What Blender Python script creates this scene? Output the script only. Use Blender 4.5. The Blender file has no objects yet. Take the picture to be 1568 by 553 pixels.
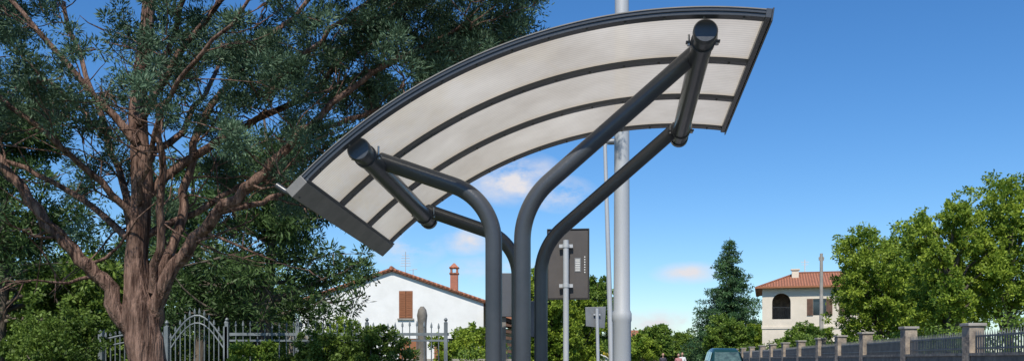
import bpy, math, random
import numpy as np
from mathutils import Vector, Matrix
from mathutils import noise as mnoise
random.seed(11)
rng = np.random.default_rng(11)
scene = bpy.context.scene

# ------------------------------------------------------------------ materials
def new_mat(name):
    m = bpy.data.materials.new(name); m.use_nodes = True
    nt = m.node_tree; nt.nodes.clear()
    out = nt.nodes.new('ShaderNodeOutputMaterial')
    return m, nt, out

def mat(name, c1, c2=None, scale=4.0, rough=0.7, metal=0.0, bump=0.0, bscale=None, stretch=(1,1,1), spec=0.5, bdist=0.02, lo=.35, hi=.65):
    m, nt, out = new_mat(name)
    b = nt.nodes.new('ShaderNodeBsdfPrincipled')
    b.inputs['Roughness'].default_value = rough
    b.inputs['Metallic'].default_value = metal
    b.inputs['Specular IOR Level'].default_value = spec
    nt.links.new(b.outputs[0], out.inputs[0])
    if c2 is None: c2 = tuple(x*0.82 for x in c1)
    tc = nt.nodes.new('ShaderNodeTexCoord')
    mp = nt.nodes.new('ShaderNodeMapping'); mp.inputs['Scale'].default_value = stretch
    nt.links.new(tc.outputs['Object'], mp.inputs[0])
    n = nt.nodes.new('ShaderNodeTexNoise'); n.inputs['Scale'].default_value = scale
    n.inputs['Detail'].default_value = 6; n.inputs['Roughness'].default_value = 0.65
    nt.links.new(mp.outputs[0], n.inputs['Vector'])
    r = nt.nodes.new('ShaderNodeValToRGB')
    r.color_ramp.elements[0].position = lo; r.color_ramp.elements[1].position = hi
    r.color_ramp.elements[0].color = (*c2, 1); r.color_ramp.elements[1].color = (*c1, 1)
    nt.links.new(n.outputs['Fac'], r.inputs[0]); nt.links.new(r.outputs[0], b.inputs['Base Color'])
    if bump > 0:
        n2 = nt.nodes.new('ShaderNodeTexNoise'); n2.inputs['Scale'].default_value = bscale or scale*4
        n2.inputs['Detail'].default_value = 5
        nt.links.new(mp.outputs[0], n2.inputs['Vector'])
        bp = nt.nodes.new('ShaderNodeBump'); bp.inputs['Strength'].default_value = bump
        bp.inputs['Distance'].default_value = bdist
        nt.links.new(n2.outputs['Fac'], bp.inputs['Height']); nt.links.new(bp.outputs[0], b.inputs['Normal'])
    return m

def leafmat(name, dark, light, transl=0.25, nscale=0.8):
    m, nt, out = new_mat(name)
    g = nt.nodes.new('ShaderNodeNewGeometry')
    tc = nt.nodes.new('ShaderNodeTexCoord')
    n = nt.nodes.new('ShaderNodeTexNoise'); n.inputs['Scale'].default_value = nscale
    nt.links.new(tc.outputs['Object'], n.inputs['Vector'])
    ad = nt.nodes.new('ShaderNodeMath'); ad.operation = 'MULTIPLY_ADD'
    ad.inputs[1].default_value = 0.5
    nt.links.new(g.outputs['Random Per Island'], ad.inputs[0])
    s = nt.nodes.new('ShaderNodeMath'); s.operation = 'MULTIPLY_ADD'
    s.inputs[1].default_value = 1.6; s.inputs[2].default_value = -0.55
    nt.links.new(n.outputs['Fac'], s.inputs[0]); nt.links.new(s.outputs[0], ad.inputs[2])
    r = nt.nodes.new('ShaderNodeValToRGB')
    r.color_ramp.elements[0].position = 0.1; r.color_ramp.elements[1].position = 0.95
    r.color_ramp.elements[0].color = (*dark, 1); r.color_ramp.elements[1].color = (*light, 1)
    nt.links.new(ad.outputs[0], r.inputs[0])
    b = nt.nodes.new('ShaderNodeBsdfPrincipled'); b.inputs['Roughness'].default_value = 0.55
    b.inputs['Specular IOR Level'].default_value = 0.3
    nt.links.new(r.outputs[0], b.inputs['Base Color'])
    t = nt.nodes.new('ShaderNodeBsdfTranslucent')
    nt.links.new(r.outputs[0], t.inputs['Color'])
    mx = nt.nodes.new('ShaderNodeMixShader'); mx.inputs[0].default_value = transl
    nt.links.new(b.outputs[0], mx.inputs[1]); nt.links.new(t.outputs[0], mx.inputs[2])
    nt.links.new(mx.outputs[0], out.inputs[0])
    return m

def panel_mat():
    m, nt, out = new_mat('polycarbonate')
    uv = nt.nodes.new('ShaderNodeUVMap')
    w = nt.nodes.new('ShaderNodeTexWave'); w.wave_type = 'BANDS'; w.bands_direction = 'Y'
    w.inputs['Scale'].default_value = 10.0
    nt.links.new(uv.outputs[0], w.inputs['Vector'])
    n = nt.nodes.new('ShaderNodeTexNoise'); n.inputs['Scale'].default_value = 1.3; n.inputs['Detail'].default_value = 9
    n.inputs['Roughness'].default_value = .6
    nt.links.new(uv.outputs[0], n.inputs['Vector'])
    r = nt.nodes.new('ShaderNodeValToRGB')
    r.color_ramp.elements[0].position = 0.32; r.color_ramp.elements[1].position = 0.68
    r.color_ramp.elements[0].color = (0.66, 0.58, 0.46, 1); r.color_ramp.elements[1].color = (0.90, 0.82, 0.69, 1)
    nt.links.new(n.outputs['Fac'], r.inputs[0])
    mul = nt.nodes.new('ShaderNodeMix'); mul.data_type = 'RGBA'; mul.blend_type = 'MULTIPLY'
    mul.inputs[0].default_value = 0.14
    nt.links.new(r.outputs[0], mul.inputs[6]); nt.links.new(w.outputs['Color'], mul.inputs[7])
    t = nt.nodes.new('ShaderNodeBsdfTranslucent'); nt.links.new(mul.outputs[2], t.inputs['Color'])
    b = nt.nodes.new('ShaderNodeBsdfPrincipled'); b.inputs['Roughness'].default_value = 0.25
    nt.links.new(mul.outputs[2], b.inputs['Base Color'])
    mx = nt.nodes.new('ShaderNodeMixShader'); mx.inputs[0].default_value = 0.57
    nt.links.new(b.outputs[0], mx.inputs[1]); nt.links.new(t.outputs[0], mx.inputs[2])
    tr = nt.nodes.new('ShaderNodeBsdfTransparent')
    mx2 = nt.nodes.new('ShaderNodeMixShader'); mx2.inputs[0].default_value = 0.05
    nt.links.new(mx.outputs[0], mx2.inputs[1]); nt.links.new(tr.outputs[0], mx2.inputs[2])
    nt.links.new(mx2.outputs[0], out.inputs[0])
    return m

def tile_mat(name, c1, c2, scale=3.0, axis='X'):
    m, nt, out = new_mat(name)
    b = nt.nodes.new('ShaderNodeBsdfPrincipled'); b.inputs['Roughness'].default_value = 0.85
    tc = nt.nodes.new('ShaderNodeTexCoord')
    w = nt.nodes.new('ShaderNodeTexWave'); w.bands_direction = axis; w.inputs['Scale'].default_value = scale
    w.inputs['Distortion'].default_value = 0.6
    nt.links.new(tc.outputs['Object'], w.inputs['Vector'])
    n = nt.nodes.new('ShaderNodeTexNoise'); n.inputs['Scale'].default_value = 5; n.inputs['Detail'].default_value = 5
    nt.links.new(tc.outputs['Object'], n.inputs['Vector'])
    r = nt.nodes.new('ShaderNodeValToRGB')
    r.color_ramp.elements[0].position = 0.3; r.color_ramp.elements[1].position = 0.7
    r.color_ramp.elements[0].color = (*c2, 1); r.color_ramp.elements[1].color = (*c1, 1)
    nt.links.new(n.outputs['Fac'], r.inputs[0])
    mul = nt.nodes.new('ShaderNodeMix'); mul.data_type = 'RGBA'; mul.blend_type = 'MULTIPLY'; mul.inputs[0].default_value = 0.5
    nt.links.new(r.outputs[0], mul.inputs[6]); nt.links.new(w.outputs['Color'], mul.inputs[7])
    nt.links.new(mul.outputs[2], b.inputs['Base Color'])
    bp = nt.nodes.new('ShaderNodeBump'); bp.inputs['Strength'].default_value = 0.8; bp.inputs['Distance'].default_value = 0.06
    nt.links.new(w.outputs['Fac'], bp.inputs['Height']); nt.links.new(bp.outputs[0], b.inputs['Normal'])
    nt.links.new(b.outputs[0], out.inputs[0])
    return m

def brick_mat(name, c1, c2, mortar, scale=6.0, rot=True):
    m, nt, out = new_mat(name)
    b = nt.nodes.new('ShaderNodeBsdfPrincipled'); b.inputs['Roughness'].default_value = 0.9
    tc = nt.nodes.new('ShaderNodeTexCoord')
    mp = nt.nodes.new('ShaderNodeMapping')
    if rot: mp.inputs['Rotation'].default_value = (math.radians(90), 0, 0)
    nt.links.new(tc.outputs['Object'], mp.inputs[0])
    k = nt.nodes.new('ShaderNodeTexBrick'); k.inputs['Scale'].default_value = scale
    k.inputs['Color1'].default_value = (*c1, 1); k.inputs['Color2'].default_value = (*c2, 1)
    k.inputs['Mortar'].default_value = (*mortar, 1); k.inputs['Mortar Size'].default_value = 0.025
    nt.links.new(mp.outputs[0], k.inputs['Vector']); nt.links.new(k.outputs['Color'], b.inputs['Base Color'])
    nt.links.new(b.outputs[0], out.inputs[0])
    return m

# ------------------------------------------------------------------ mesh builder
class MB:
    def __init__(s): s.v = []; s.f = []; s.m = []
    def add(s, vs, fs, mi=0):
        o = len(s.v); s.v += [tuple(p) for p in vs]
        for f in fs: s.f.append(tuple(i+o for i in f)); s.m.append(mi)
    def hexa(s, p, mi=0):
        s.add(p, [(0,3,2,1),(4,5,6,7),(0,1,5,4),(1,2,6,5),(2,3,7,6),(3,0,4,7)], mi)
    def box(s, x0,x1,y0,y1,z0,z1, mi=0):
        s.hexa([(x0,y0,z0),(x1,y0,z0),(x1,y1,z0),(x0,y1,z0),(x0,y0,z1),(x1,y0,z1),(x1,y1,z1),(x0,y1,z1)], mi)
    def beam(s, a, b, w, h, mi=0, up=(0,0,1)):
        a = Vector(a); b = Vector(b); t = (b-a).normalized(); up = Vector(up)
        sd = t.cross(up).normalized()*w/2; u = sd.cross(t).normalized()*h/2
        s.hexa([a-sd-u,b-sd-u,b+sd-u,a+sd-u,a-sd+u,b-sd+u,b+sd+u,a+sd+u], mi)
    def tube(s, path, radii, n=12, mi=0, cap=True, rough=0.0):
        P = [Vector(p) for p in path]
        if not hasattr(radii, '__len__'): radii = [radii]*len(P)
        ref = None; vs = []; fs = []
        for i, p in enumerate(P):
            if i == 0: t = P[1]-P[0]
            elif i == len(P)-1: t = P[-1]-P[-2]
            else: t = (P[i+1]-P[i]).normalized()+(P[i]-P[i-1]).normalized()
            t.normalize()
            if ref is None:
                ref = t.orthogonal().normalized()
            else:
                ref = (ref - t*ref.dot(t)).normalized()
            b = t.cross(ref)
            for k in range(n):
                a = 2*math.pi*k/n
                f = 1.0
                if rough: f = 1+rough*(math.sin(3*a+i*.25)+.8*math.sin(5*a-i*.33+1)+.6*math.sin(9*a+i*.2)+random.uniform(-.5,.5))
                vs.append(p+(ref*math.cos(a)+b*math.sin(a))*radii[i]*f)
        for i in range(len(P)-1):
            for k in range(n):
                k2 = (k+1) % n
                fs.append((i*n+k, i*n+k2, (i+1)*n+k2, (i+1)*n+k))
        if cap:
            fs.append(tuple(range(n))[::-1]); fs.append(tuple((len(P)-1)*n+k for k in range(n)))
        s.add(vs, fs, mi)
    def lathe(s, cx, cy, prof, n=16, mi=0, cap=True, sx=1, sy=1):
        vs = []; fs = []
        for r, z in prof:
            for k in range(n):
                a = 2*math.pi*k/n; vs.append((cx+r*math.cos(a)*sx, cy+r*math.sin(a)*sy, z))
        for i in range(len(prof)-1):
            for k in range(n):
                k2 = (k+1) % n; fs.append((i*n+k, i*n+k2, (i+1)*n+k2, (i+1)*n+k))
        if cap:
            fs.append(tuple(range(n))[::-1]); fs.append(tuple((len(prof)-1)*n+k for k in range(n)))
        s.add(vs, fs, mi)
    def obj(s, name, mats, parent=None, smooth=False, bevel=0.0, angle=40):
        me = bpy.data.meshes.new(name); me.from_pydata(s.v, [], s.f)
        for m in mats: me.materials.append(m)
        me.polygons.foreach_set('material_index', s.m)
        me.update()
        if smooth:
            me.polygons.foreach_set('use_smooth', [True]*len(s.f))
            me.set_sharp_from_angle(angle=math.radians(angle))
        o = bpy.data.objects.new(name, me); scene.collection.objects.link(o)
        if bevel > 0:
            bv = o.modifiers.new('bevel', 'BEVEL'); bv.width = bevel; bv.segments = 2; bv.limit_method = 'ANGLE'
        setparent(o, parent)
        return o

def setparent(o, parent):
    if parent is not None:
        o.parent = parent
        o.matrix_parent_inverse = Matrix.Translation(-Vector(parent.location))

def empty(name, loc):
    e = bpy.data.objects.new(name, None); e.location = loc; e.empty_display_size = 0.3
    scene.collection.objects.link(e); return e

def fillet(A, B, C, R, n=12):
    A, B, C = Vector(A), Vector(B), Vector(C)
    d1 = (A-B).normalized(); d2 = (C-B).normalized()
    ang = d1.angle(d2); tl = R/math.tan(ang/2)
    p1 = B+d1*tl; p2 = B+d2*tl
    bis = (d1+d2).normalized(); cen = B+bis*(R/math.sin(ang/2))
    v1 = p1-cen; v2 = p2-cen; th = v1.angle(v2)
    pts = [A]
    for i in range(n+1):
        t = i/n
        pts.append(cen+(v1*math.sin((1-t)*th)+v2*math.sin(t*th))/math.sin(th))
    pts.append(C); return pts

# ------------------------------------------------------------------ leaves
def unit(a): return a/np.maximum(np.linalg.norm(a, axis=1, keepdims=True), 1e-6)
def leaf_mesh(name, cen, rad, n, L, W, material, parent, radial=0.6, up=0.0, squash=0.8, pw=0.45):
    cen = np.asarray(cen, float); rad = np.asarray(rad, float)
    C = np.repeat(cen, n, axis=0); R = np.repeat(rad, n)[:, None]
    N = len(C)
    d = unit(rng.normal(size=(N, 3)))
    rr = rng.random((N, 1))**pw
    off = d*R*rr; off[:, 2] *= squash
    P = C+off
    ax = d*radial+unit(rng.normal(size=(N, 3)))*(1-radial); ax[:, 2] += up
    ax = unit(ax)
    sd = unit(np.cross(ax, rng.normal(size=(N, 3))))
    l = L*(0.6+0.8*rng.random((N, 1))); w = W*(0.6+0.8*rng.random((N, 1)))
    V = np.empty((N, 4, 3))
    V[:, 0] = P; V[:, 1] = P+ax*l*0.55+sd*w*0.5; V[:, 2] = P+ax*l; V[:, 3] = P+ax*l*0.55-sd*w*0.5
    V = V.reshape(-1, 3)
    me = bpy.data.meshes.new(name)
    me.vertices.add(len(V)); me.vertices.foreach_set('co', V.ravel())
    me.loops.add(N*4); me.loops.foreach_set('vertex_index', np.arange(N*4, dtype=np.int32))
    me.polygons.add(N); me.polygons.foreach_set('loop_start', np.arange(0, N*4, 4, dtype=np.int32))
    me.update(calc_edges=True)
    me.materials.append(material)
    o = bpy.data.objects.new(name, me); scene.collection.objects.link(o)
    setparent(o, parent)
    return o

# ------------------------------------------------------------------ materials list
M_steel = mat('painted_steel', (0.055, 0.060, 0.068), (0.040, 0.045, 0.052), 3, 0.30, 0.0, 0.06, 60)
M_steel2 = mat('steel_grey', (0.22, 0.205, 0.19), (0.15, 0.145, 0.135), 5, 0.45)
M_panel = panel_mat()
M_bolt = mat('bolt', (0.45, 0.45, 0.45), (0.3, 0.3, 0.3), 20, 0.35, 0.9)
M_galv = mat('galvanised', (0.44, 0.46, 0.48), (0.38, 0.40, 0.42), 2, 0.55, 0.1, 0, 40, (1, 1, 0.3))
M_fence = mat('fence_paint', (0.21, 0.24, 0.255), (0.11, 0.13, 0.14), 3, 0.5, 0.1)
M_rail = mat('railing_grey', (0.15, 0.155, 0.155), (0.09, 0.095, 0.10), 3, 0.6)
M_board = mat('sign_back', (0.085, 0.075, 0.07), (0.065, 0.058, 0.055), 4, 0.5)
M_boardb = mat('board_blue', (0.09, 0.10, 0.12), (0.07, 0.075, 0.09), 4, 0.5)
M_signg = mat('sign_grey', (0.22, 0.23, 0.24), (0.16, 0.17, 0.18), 6, 0.5, 0.3)
M_white = mat('white_label', (0.75, 0.75, 0.72), (0.65, 0.65, 0.63), 6, 0.5)
M_dark = mat('dark', (0.02, 0.02, 0.02), (0.012, 0.012, 0.012), 5, 0.6)
M_bark = mat('bark_red', (0.30, 0.19, 0.145), (0.055, 0.030, 0.022), 7, 0.9, 0, 1.0, 12, (3.0, 3.0, 0.35), 0.2, 0.06, .38, .66)
M_bark2 = mat('bark_grey', (0.16, 0.13, 0.10), (0.07, 0.055, 0.045), 4, 0.9, 0, 0.8, 14, (2, 2, 0.4))
M_plaster = mat('white_plaster', (0.78, 0.78, 0.76), (0.70, 0.70, 0.68), 1.2, 0.9, 0, 0.1, 20)
M_plaster2 = mat('cream_plaster', (0.68, 0.60, 0.49), (0.58, 0.52, 0.42), 0.8, 0.9)
M_tile = tile_mat('roof_tiles', (0.42, 0.17, 0.09), (0.27, 0.11, 0.065), 1.6, 'Y')
M_tilex = tile_mat('roof_tiles_x', (0.50, 0.20, 0.11), (0.33, 0.13, 0.07), 1.6, 'X')
M_brick = brick_mat('chimney_brick', (0.42, 0.11, 0.05), (0.32, 0.09, 0.045), (0.35, 0.27, 0.22), 5)
M_wood = mat('brown_wood', (0.34, 0.13, 0.055), (0.22, 0.085, 0.035), 3, 0.7, 0, 0.3, 8, (1, 1, 12))
M_woodd = mat('dark_wood', (0.13, 0.065, 0.04), (0.07, 0.035, 0.02), 3, 0.7)
M_glass = mat('window_glass', (0.03, 0.04, 0.05), (0.02, 0.025, 0.03), 2, 0.08, 0, spec=0.8)
M_stone = mat('stone', (0.40, 0.33, 0.25), (0.16, 0.135, 0.115), 4.5, 0.9, 0, 0.8, 12)
M_wallg = mat('wall_render', (0.20, 0.185, 0.16), (0.11, 0.105, 0.095), 3.5, 0.9, 0, 0.6, 12)
M_conc = mat('concrete', (0.36, 0.33, 0.29), (0.24, 0.225, 0.20), 2.5, 0.9, 0, 0.2, 20)
M_asph = mat('asphalt', (0.055, 0.055, 0.056), (0.042, 0.042, 0.043), 1.5, 0.9, 0, 0.5, 60)
M_pave = brick_mat('pavers', (0.30, 0.27, 0.25), (0.25, 0.225, 0.21), (0.16, 0.15, 0.14), 2.5, False)
M_kerb = mat('kerb_stone', (0.40, 0.39, 0.37), (0.32, 0.31, 0.29), 3, 0.9)
M_grass = mat('grass', (0.075, 0.115, 0.03), (0.11, 0.11, 0.045), 0.7, 0.95, 0, 0.8, 30)
M_paint = mat('road_paint', (0.75, 0.75, 0.73), (0.55, 0.55, 0.54), 6, 0.8)

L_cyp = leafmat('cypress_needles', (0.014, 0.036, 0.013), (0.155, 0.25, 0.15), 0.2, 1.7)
L_cypd = leafmat('dark_conifer_needles', (0.018, 0.045, 0.011), (0.10, 0.17, 0.05), 0.22, 0.9)
L_bg = leafmat('background_leaves', (0.04, 0.08, 0.010), (0.19, 0.28, 0.05), 0.3, 0.6)
L_spr = leafmat('spruce_needles', (0.018, 0.055, 0.018), (0.08, 0.16, 0.055), 0.1, 0.6)
L_lime = leafmat('lime_leaves', (0.055, 0.13, 0.010), (0.40, 0.50, 0.06), 0.38, 0.9)
L_mid = leafmat('mid_leaves', (0.04, 0.10, 0.012), (0.24, 0.34, 0.05), 0.3, 0.7)
L_far = leafmat('far_leaves', (0.06, 0.10, 0.035), (0.17, 0.23, 0.08), 0.2, 0.15)

# ------------------------------------------------------------------ ground, road
def strip(name, x0, x1, d0, d1, z, m, k=0.158, zt=None):
    b = MB()
    if zt is None:
        b.add([(x0+k*d0, d0, z), (x1+k*d0, d0, z), (x1+k*d1, d1, z), (x0+k*d1, d1, z)], [(0,1,2,3)])
    else:
        b.hexa([(x0+k*d0,d0,z),(x1+k*d0,d0,z),(x1+k*d1,d1,z),(x0+k*d1,d1,z),(x0+k*d0,d0,zt),(x1+k*d0,d0,zt),(x1+k*d1,d1,zt),(x0+k*d1,d1,zt)])
    return b.obj(name, [m])
g = MB(); S = 1500
g.add([(-S,-S,0),(S,-S,0),(S,S,0),(-S,S,0)], [(0,1,2,3)]); g.obj('ground', [M_grass])
strip('road', 0.8, 5.8, -30, 160, 0.004, M_asph)
strip('pavement', -1.9, 0.65, -30, 120, -0.02, M_pave, zt=0.12)
strip('pavement', 5.95, 7.1, -30, 160, -0.02, M_pave, zt=0.12)
strip('kerb', 0.65, 0.8, -30, 120, -0.02, M_kerb, zt=0.125)
strip('kerb', 5.8, 5.95, -30, 160, -0.02, M_kerb, zt=0.125)
b = MB()
for e in (1.0, 5.55):
    b.add([(e+.158*-30,-30,.008),(e+.1+.158*-30,-30,.008),(e+.1+.158*160,160,.008),(e+.158*160,160,.008)], [(0,1,2,3)])
d = -28
while d < 155:
    b.add([(3.25+.158*d,d,.008),(3.37+.158*d,d,.008),(3.37+.158*(d+3),d+3,.008),(3.25+.158*(d+3),d+3,.008)], [(0,1,2,3)]); d += 7
b.obj('road_markings', [M_paint])

# ------------------------------------------------------------------ bus shelter
OX, OY = -0.027, 6.0
def SL(x, y, z): return Vector((OX+x*0.9936+y*0.1133, OY-0.1133*x+0.9936*y, z-0.0533*y))
shelter = empty('bus_shelter', (OX, OY, 0.12))
CX, CZ = 1.132, -0.056
A0, A1 = math.radians(133.8), math.radians(81.9)
def arc(R, a): return (CX+R*math.cos(a), CZ+R*math.sin(a))
NA = 56
def arcband(mb, ya, yb, Ra, Rb, a0=A0, a1=A1, mi=0):
    vs = []; fs = []
    for i in range(NA+1):
        a = a0+(a1-a0)*i/NA
        for (R, y) in ((Ra, ya), (Ra, yb), (Rb, yb), (Rb, ya)):
            x, z = arc(R, a); vs.append(SL(x, y, z))
    for i in range(NA):
        for k in range(4):
            k2 = (k+1) % 4
            fs.append((i*4+k, i*4+k2, (i+1)*4+k2, (i+1)*4+k))
    fs.append((0,1,2,3)); fs.append((NA*4+3,NA*4+2,NA*4+1,NA*4))
    mb.add(vs, fs, mi)
YR = [-0.55, 0.167, 0.883, 1.60]
rib = MB()
for i, y in enumerate(YR):
    if i == 0:
        arcband(rib, y-0.012, y+0.050, 3.398, 3.418); arcband(rib, y-0.02, y+0.02, 3.4185, 3.436)
        arcband(rib, y-0.026, y+0.02, 3.4365, 3.443, mi=1)
    elif i == 3:
        arcband(rib, y-0.050, y+0.012, 3.398, 3.418); arcband(rib, y-0.02, y+0.02, 3.4185, 3.443)
    else:
        arcband(rib, y-0.027, y+0.027, 3.396, 3.418); arcband(rib, y-0.027, y+0.027, 3.432, 3.442)
rib.obj('roof_ribs', [M_steel, M_steel2], shelter, smooth=True, angle=30)
eb = MB()
def endbar(a, dl, thick0, thick1, mi=0, y0=-0.58, y1=1.63):
    xa, za = arc(thick0, a); xb, zb = arc(thick1, a)
    tx, tz = -math.sin(a), math.cos(a)
    p = []
    for y in (y0, y1):
        p.append([SL(xa, y, za), SL(xa+tx*dl, y, za+tz*dl), SL(xb+tx*dl, y, zb+tz*dl), SL(xb, y, zb)])
    eb.hexa(p[0]+p[1], mi)
endbar(A0, 0.135, 3.380, 3.446, 1)
endbar(A1, -0.035, 3.388, 3.446, 0)
endbar(A1-0.0105, -0.010, 3.37, 3.454, 0)
endbar(A0, -0.02, 3.384, 3.396, 0)
eb.obj('gutter_and_end_bar', [M_steel, M_steel2], shelter, bevel=0.004)
sp = MB()
xs, zs = arc(3.42, A0+0.03)
sp.tube([SL(xs+.03, -0.50, zs-.02), SL(xs-.07, -0.50, zs+.01), SL(xs-.13, -0.50, zs+.05)], [0.020, 0.020, 0.020], 10)
sp.obj('gutter_outlet', [M_steel], shelter, smooth=True)
def panel(y0, y1, nm):
    n = 60; vs = []; fs = []; uvs = []
    me = bpy.data.meshes.new(nm)
    for i in range(n+1):
        a = A0+(A1-A0)*i/n; x, z = arc(3.425, a)
        vs.append(SL(x, y0, z)); vs.append(SL(x, y1, z))
        uvs.append((i/n*3.0, y0)); uvs.append((i/n*3.0, y1))
    for i in range(n): fs.append((2*i, 2*i+1, 2*i+3, 2*i+2))
    me.from_pydata([tuple(v) for v in vs], [], fs)
    ul = me.uv_layers.new(name='UVMap')
    for l in me.loops: ul.data[l.index].uv = uvs[l.vertex_index]
    me.polygons.foreach_set('use_smooth', [True]*len(fs))
    me.materials.append(M_panel)
    o = bpy.data.objects.new(nm, me); scene.collection.objects.link(o); setparent(o, shelter)
for i in range(3): panel(YR[i]+0.022, YR[i+1]-0.022, 'roof_panel_%d' % (i+1))
bo = MB()
for i, y in enumerate(YR):
    yy = y+(0.02 if i == 0 else (-0.02 if i == 3 else 0))
    for k in range(13):
        a = A0+(A1-A0)*(k+0.5)/13; x, z = arc(3.397, a); x2, z2 = arc(3.388, a)
        bo.tube([SL(x, yy, z), SL(x2, yy, z2)], 0.007, 6)
bo.obj('roof_bolts', [M_steel2], shelter)
bm = MB()
BL = (-0.908, 2.618); BR = (1.272, 3.281)
for (x, z) in (BL, BR):
    bm.tube([SL(x, -0.45, z), SL(x, 1.70, z)], 0.068, 28)
    bm.tube([SL(x, -0.475, z), SL(x, -0.465, z), SL(x, -0.43, z), SL(x, -0.425, z)], [0.068, 0.076, 0.076, 0.070], 28)
    bm.tube([SL(x, 1.67, z), SL(x, 1.72, z)], 0.076, 28)
bm.obj('beams', [M_steel], shelter, smooth=True)
cl = MB()
for (x, z) in (BL, BR):
    for y in (-0.30, 1.50):
        cl.tube([SL(x, y-.02, z), SL(x, y+.02, z)], 0.077, 28)
        for s in (-1, 1):
            zt = .05 if (s < 0) else .065
            cl.tube([SL(x+s*.086, y, z-.02), SL(x+s*.086, y, z+zt)], 0.007, 8, 1)
            cl.beam(SL(x+s*.065, y, z), SL(x+s*.106, y, z), 0.035, 0.012)
            cl.tube([SL(x+s*.086, y, z-.022), SL(x+s*.086, y, z-.008)], 0.013, 6, 1)
cl.obj('clamps', [M_steel, M_bolt], shelter, smooth=True)
pp = MB()
for y in (0.0, 1.56):
    pp.tube(fillet(SL(-0.098, y, -.05), SL(-0.098, y, 2.390), SL(-0.925, y, 2.685), 0.42, 18), 0.0575, 28)
    pp.tube(fillet(SL(0.098, y, -.05), SL(0.098, y, 2.344), SL(1.262, y, 3.340), 0.52, 18), 0.0575, 28)
pp.obj('bent_pipe_frames', [M_steel], shelter, smooth=True)
bp_ = MB()
for y in (0.0, 1.56):
    p = SL(0, y, 0)
    bp_.box(p.x-.22, p.x+.22, p.y-.13, p.y+.13, 0.121, 0.135)
    for sx in (-.18, .18):
        for sy in (-.1, .1): bp_.lathe(p.x+sx, p.y+sy, [(.014,.1355),(.014,.16)], 6, 1)
bp_.obj('base_plates', [M_steel, M_bolt], shelter)

# ------------------------------------------------------------------ street lamps
def street_lamp_big():
    e = empty('street_lamp', (1.245, 10, 0.12))
    b = MB()
    b.lathe(1.245, 10, [(.105,.1),(.104,1.72),(.112,1.74),(.112,1.82),(.094,1.86),(.088,3.0),(.078,5.6),(.06,8.0),(.055,8.6)], 28)
    b.tube(fillet((1.245,10,8.4),(1.245,10,9.1),(2.6,9.8,9.5),0.5,10), 0.04, 14)
    b.obj('pole', [M_galv], e, smooth=True)
    h = MB()
    h.tube([(2.5,9.82,9.48),(2.75,9.77,9.54),(3.1,9.71,9.60),(3.35,9.67,9.62)], [.06,.13,.14,.05], 14)
    h.obj('lamp_head', [M_signg], e, smooth=True)
street_lamp_big()
def street_lamp_small(xt, xb, y, zt, name='street_lamp'):
    e = empty(name, (xb, y, 0.0))
    b = MB()
    b.tube([(xb, y, 0), (xb+(xt-xb)*.5, y, zt*.5), (xt, y, zt)], [.075, .062, .045], 14)
    b.beam((xt-.12, y, zt), (xt+.35, y, zt+.06), .05, .05)
    b.obj('pole', [M_galv], e, smooth=True)
    h = MB(); h.tube([(xt-.02,y,zt+.05),(xt+.1,y,zt+.07),(xt+.32,y,zt+.08),(xt+.5,y,zt+.07)], [.03,.075,.08,.03], 12)
    h.obj('lamp_head', [M_signg], e, smooth=True)
street_lamp_small(2.32, 2.52, 22, 6.65)

# ------------------------------------------------------------------ signs
e = empty('bus_stop_sign', (0.571, 9.3, .12))
b = MB()
a = math.radians(-7); ca, sa = math.cos(a), math.sin(a)
def R2(x, y): return (0.60+x*ca-y*sa, 9.42+x*sa+y*ca)
def rbox(mb, x0,x1,y0,y1,z0,z1,mi=0):
    q = [R2(x0,y0),R2(x1,y0),R2(x1,y1),R2(x0,y1)]
    mb.hexa([(p[0],p[1],z0) for p in q]+[(p[0],p[1],z1) for p in q], mi)
rbox(b, -.215, .215, -.02, .03, 1.95, 2.68)
b.obj('sign_panel', [M_board], e, bevel=.006)
b = MB()
rbox(b, -.225, -.2155, -.03, .04, 1.94, 2.69); rbox(b, .2155, .225, -.03, .04, 1.94, 2.69)
rbox(b, -.2155, .2155, -.03, .04, 2.6805, 2.69); rbox(b, -.2155, .2155, -.03, .04, 1.94, 1.9495)
b.obj('sign_frame', [M_dark], e)
b = MB()
rbox(b, .07, .135, -.024, -.0205, 2.23, 2.38)
b.obj('label', [M_signg], e)
b = MB()
for k in range(7): rbox(b, .078, .127, -.0275, -.0245, 2.240+k*.019, 2.250+k*.019)
for k in range(7): rbox(b, .172, .184, -.024, -.0205, 2.22+k*.027, 2.232+k*.027)
b.obj('label_text', [M_white], e)
b = MB(); b.tube([(.571,9.33,-.02),(.571,9.33,2.56)], .03, 16)
for z in (2.08, 2.5):
    b.tube([(.571,9.33,z-.02),(.571,9.33,z+.02)], .036, 16); b.box(.50,.645,9.345,9.372,z-.018,z+.018)
b.obj('post', [M_galv], e, smooth=True)

e = empty('traffic_sign', (1.25, 13, .12))
b = MB(); b.hexa([(1.09,13.0,1.79),(1.37,13.03,1.76),(1.37,13.05,1.76),(1.09,13.02,1.79),(1.08,13.0,2.07),(1.39,13.03,2.08),(1.39,13.05,2.08),(1.08,13.02,2.07)])
b.obj('sign_panel', [M_signg], e, bevel=.004)
b = MB(); b.tube([(1.29,12.965,0),(1.25,12.965,2.05)], .025, 12); b.box(1.20,1.30,12.975,12.995,1.95,1.97)
b.obj('post', [M_galv], e, smooth=True)

e = empty('timetable_board', (0.08, 8.7, .12))
b = MB(); b.box(-.12,.14,8.68,8.72,1.72,2.15); b.box(.0,.30,8.60,8.64,1.52,1.87)
b.obj('panels', [M_boardb], e, bevel=.005)
b = MB(); b.box(-.10,-.06,8.725,8.76,0,2.1); b.box(.1,.135,8.725,8.76,0,2.1); b.beam((.14,8.66,1.7),(.3,8.66,1.7),.03,.03)
b.obj('posts', [M_steel2], e)

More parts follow.
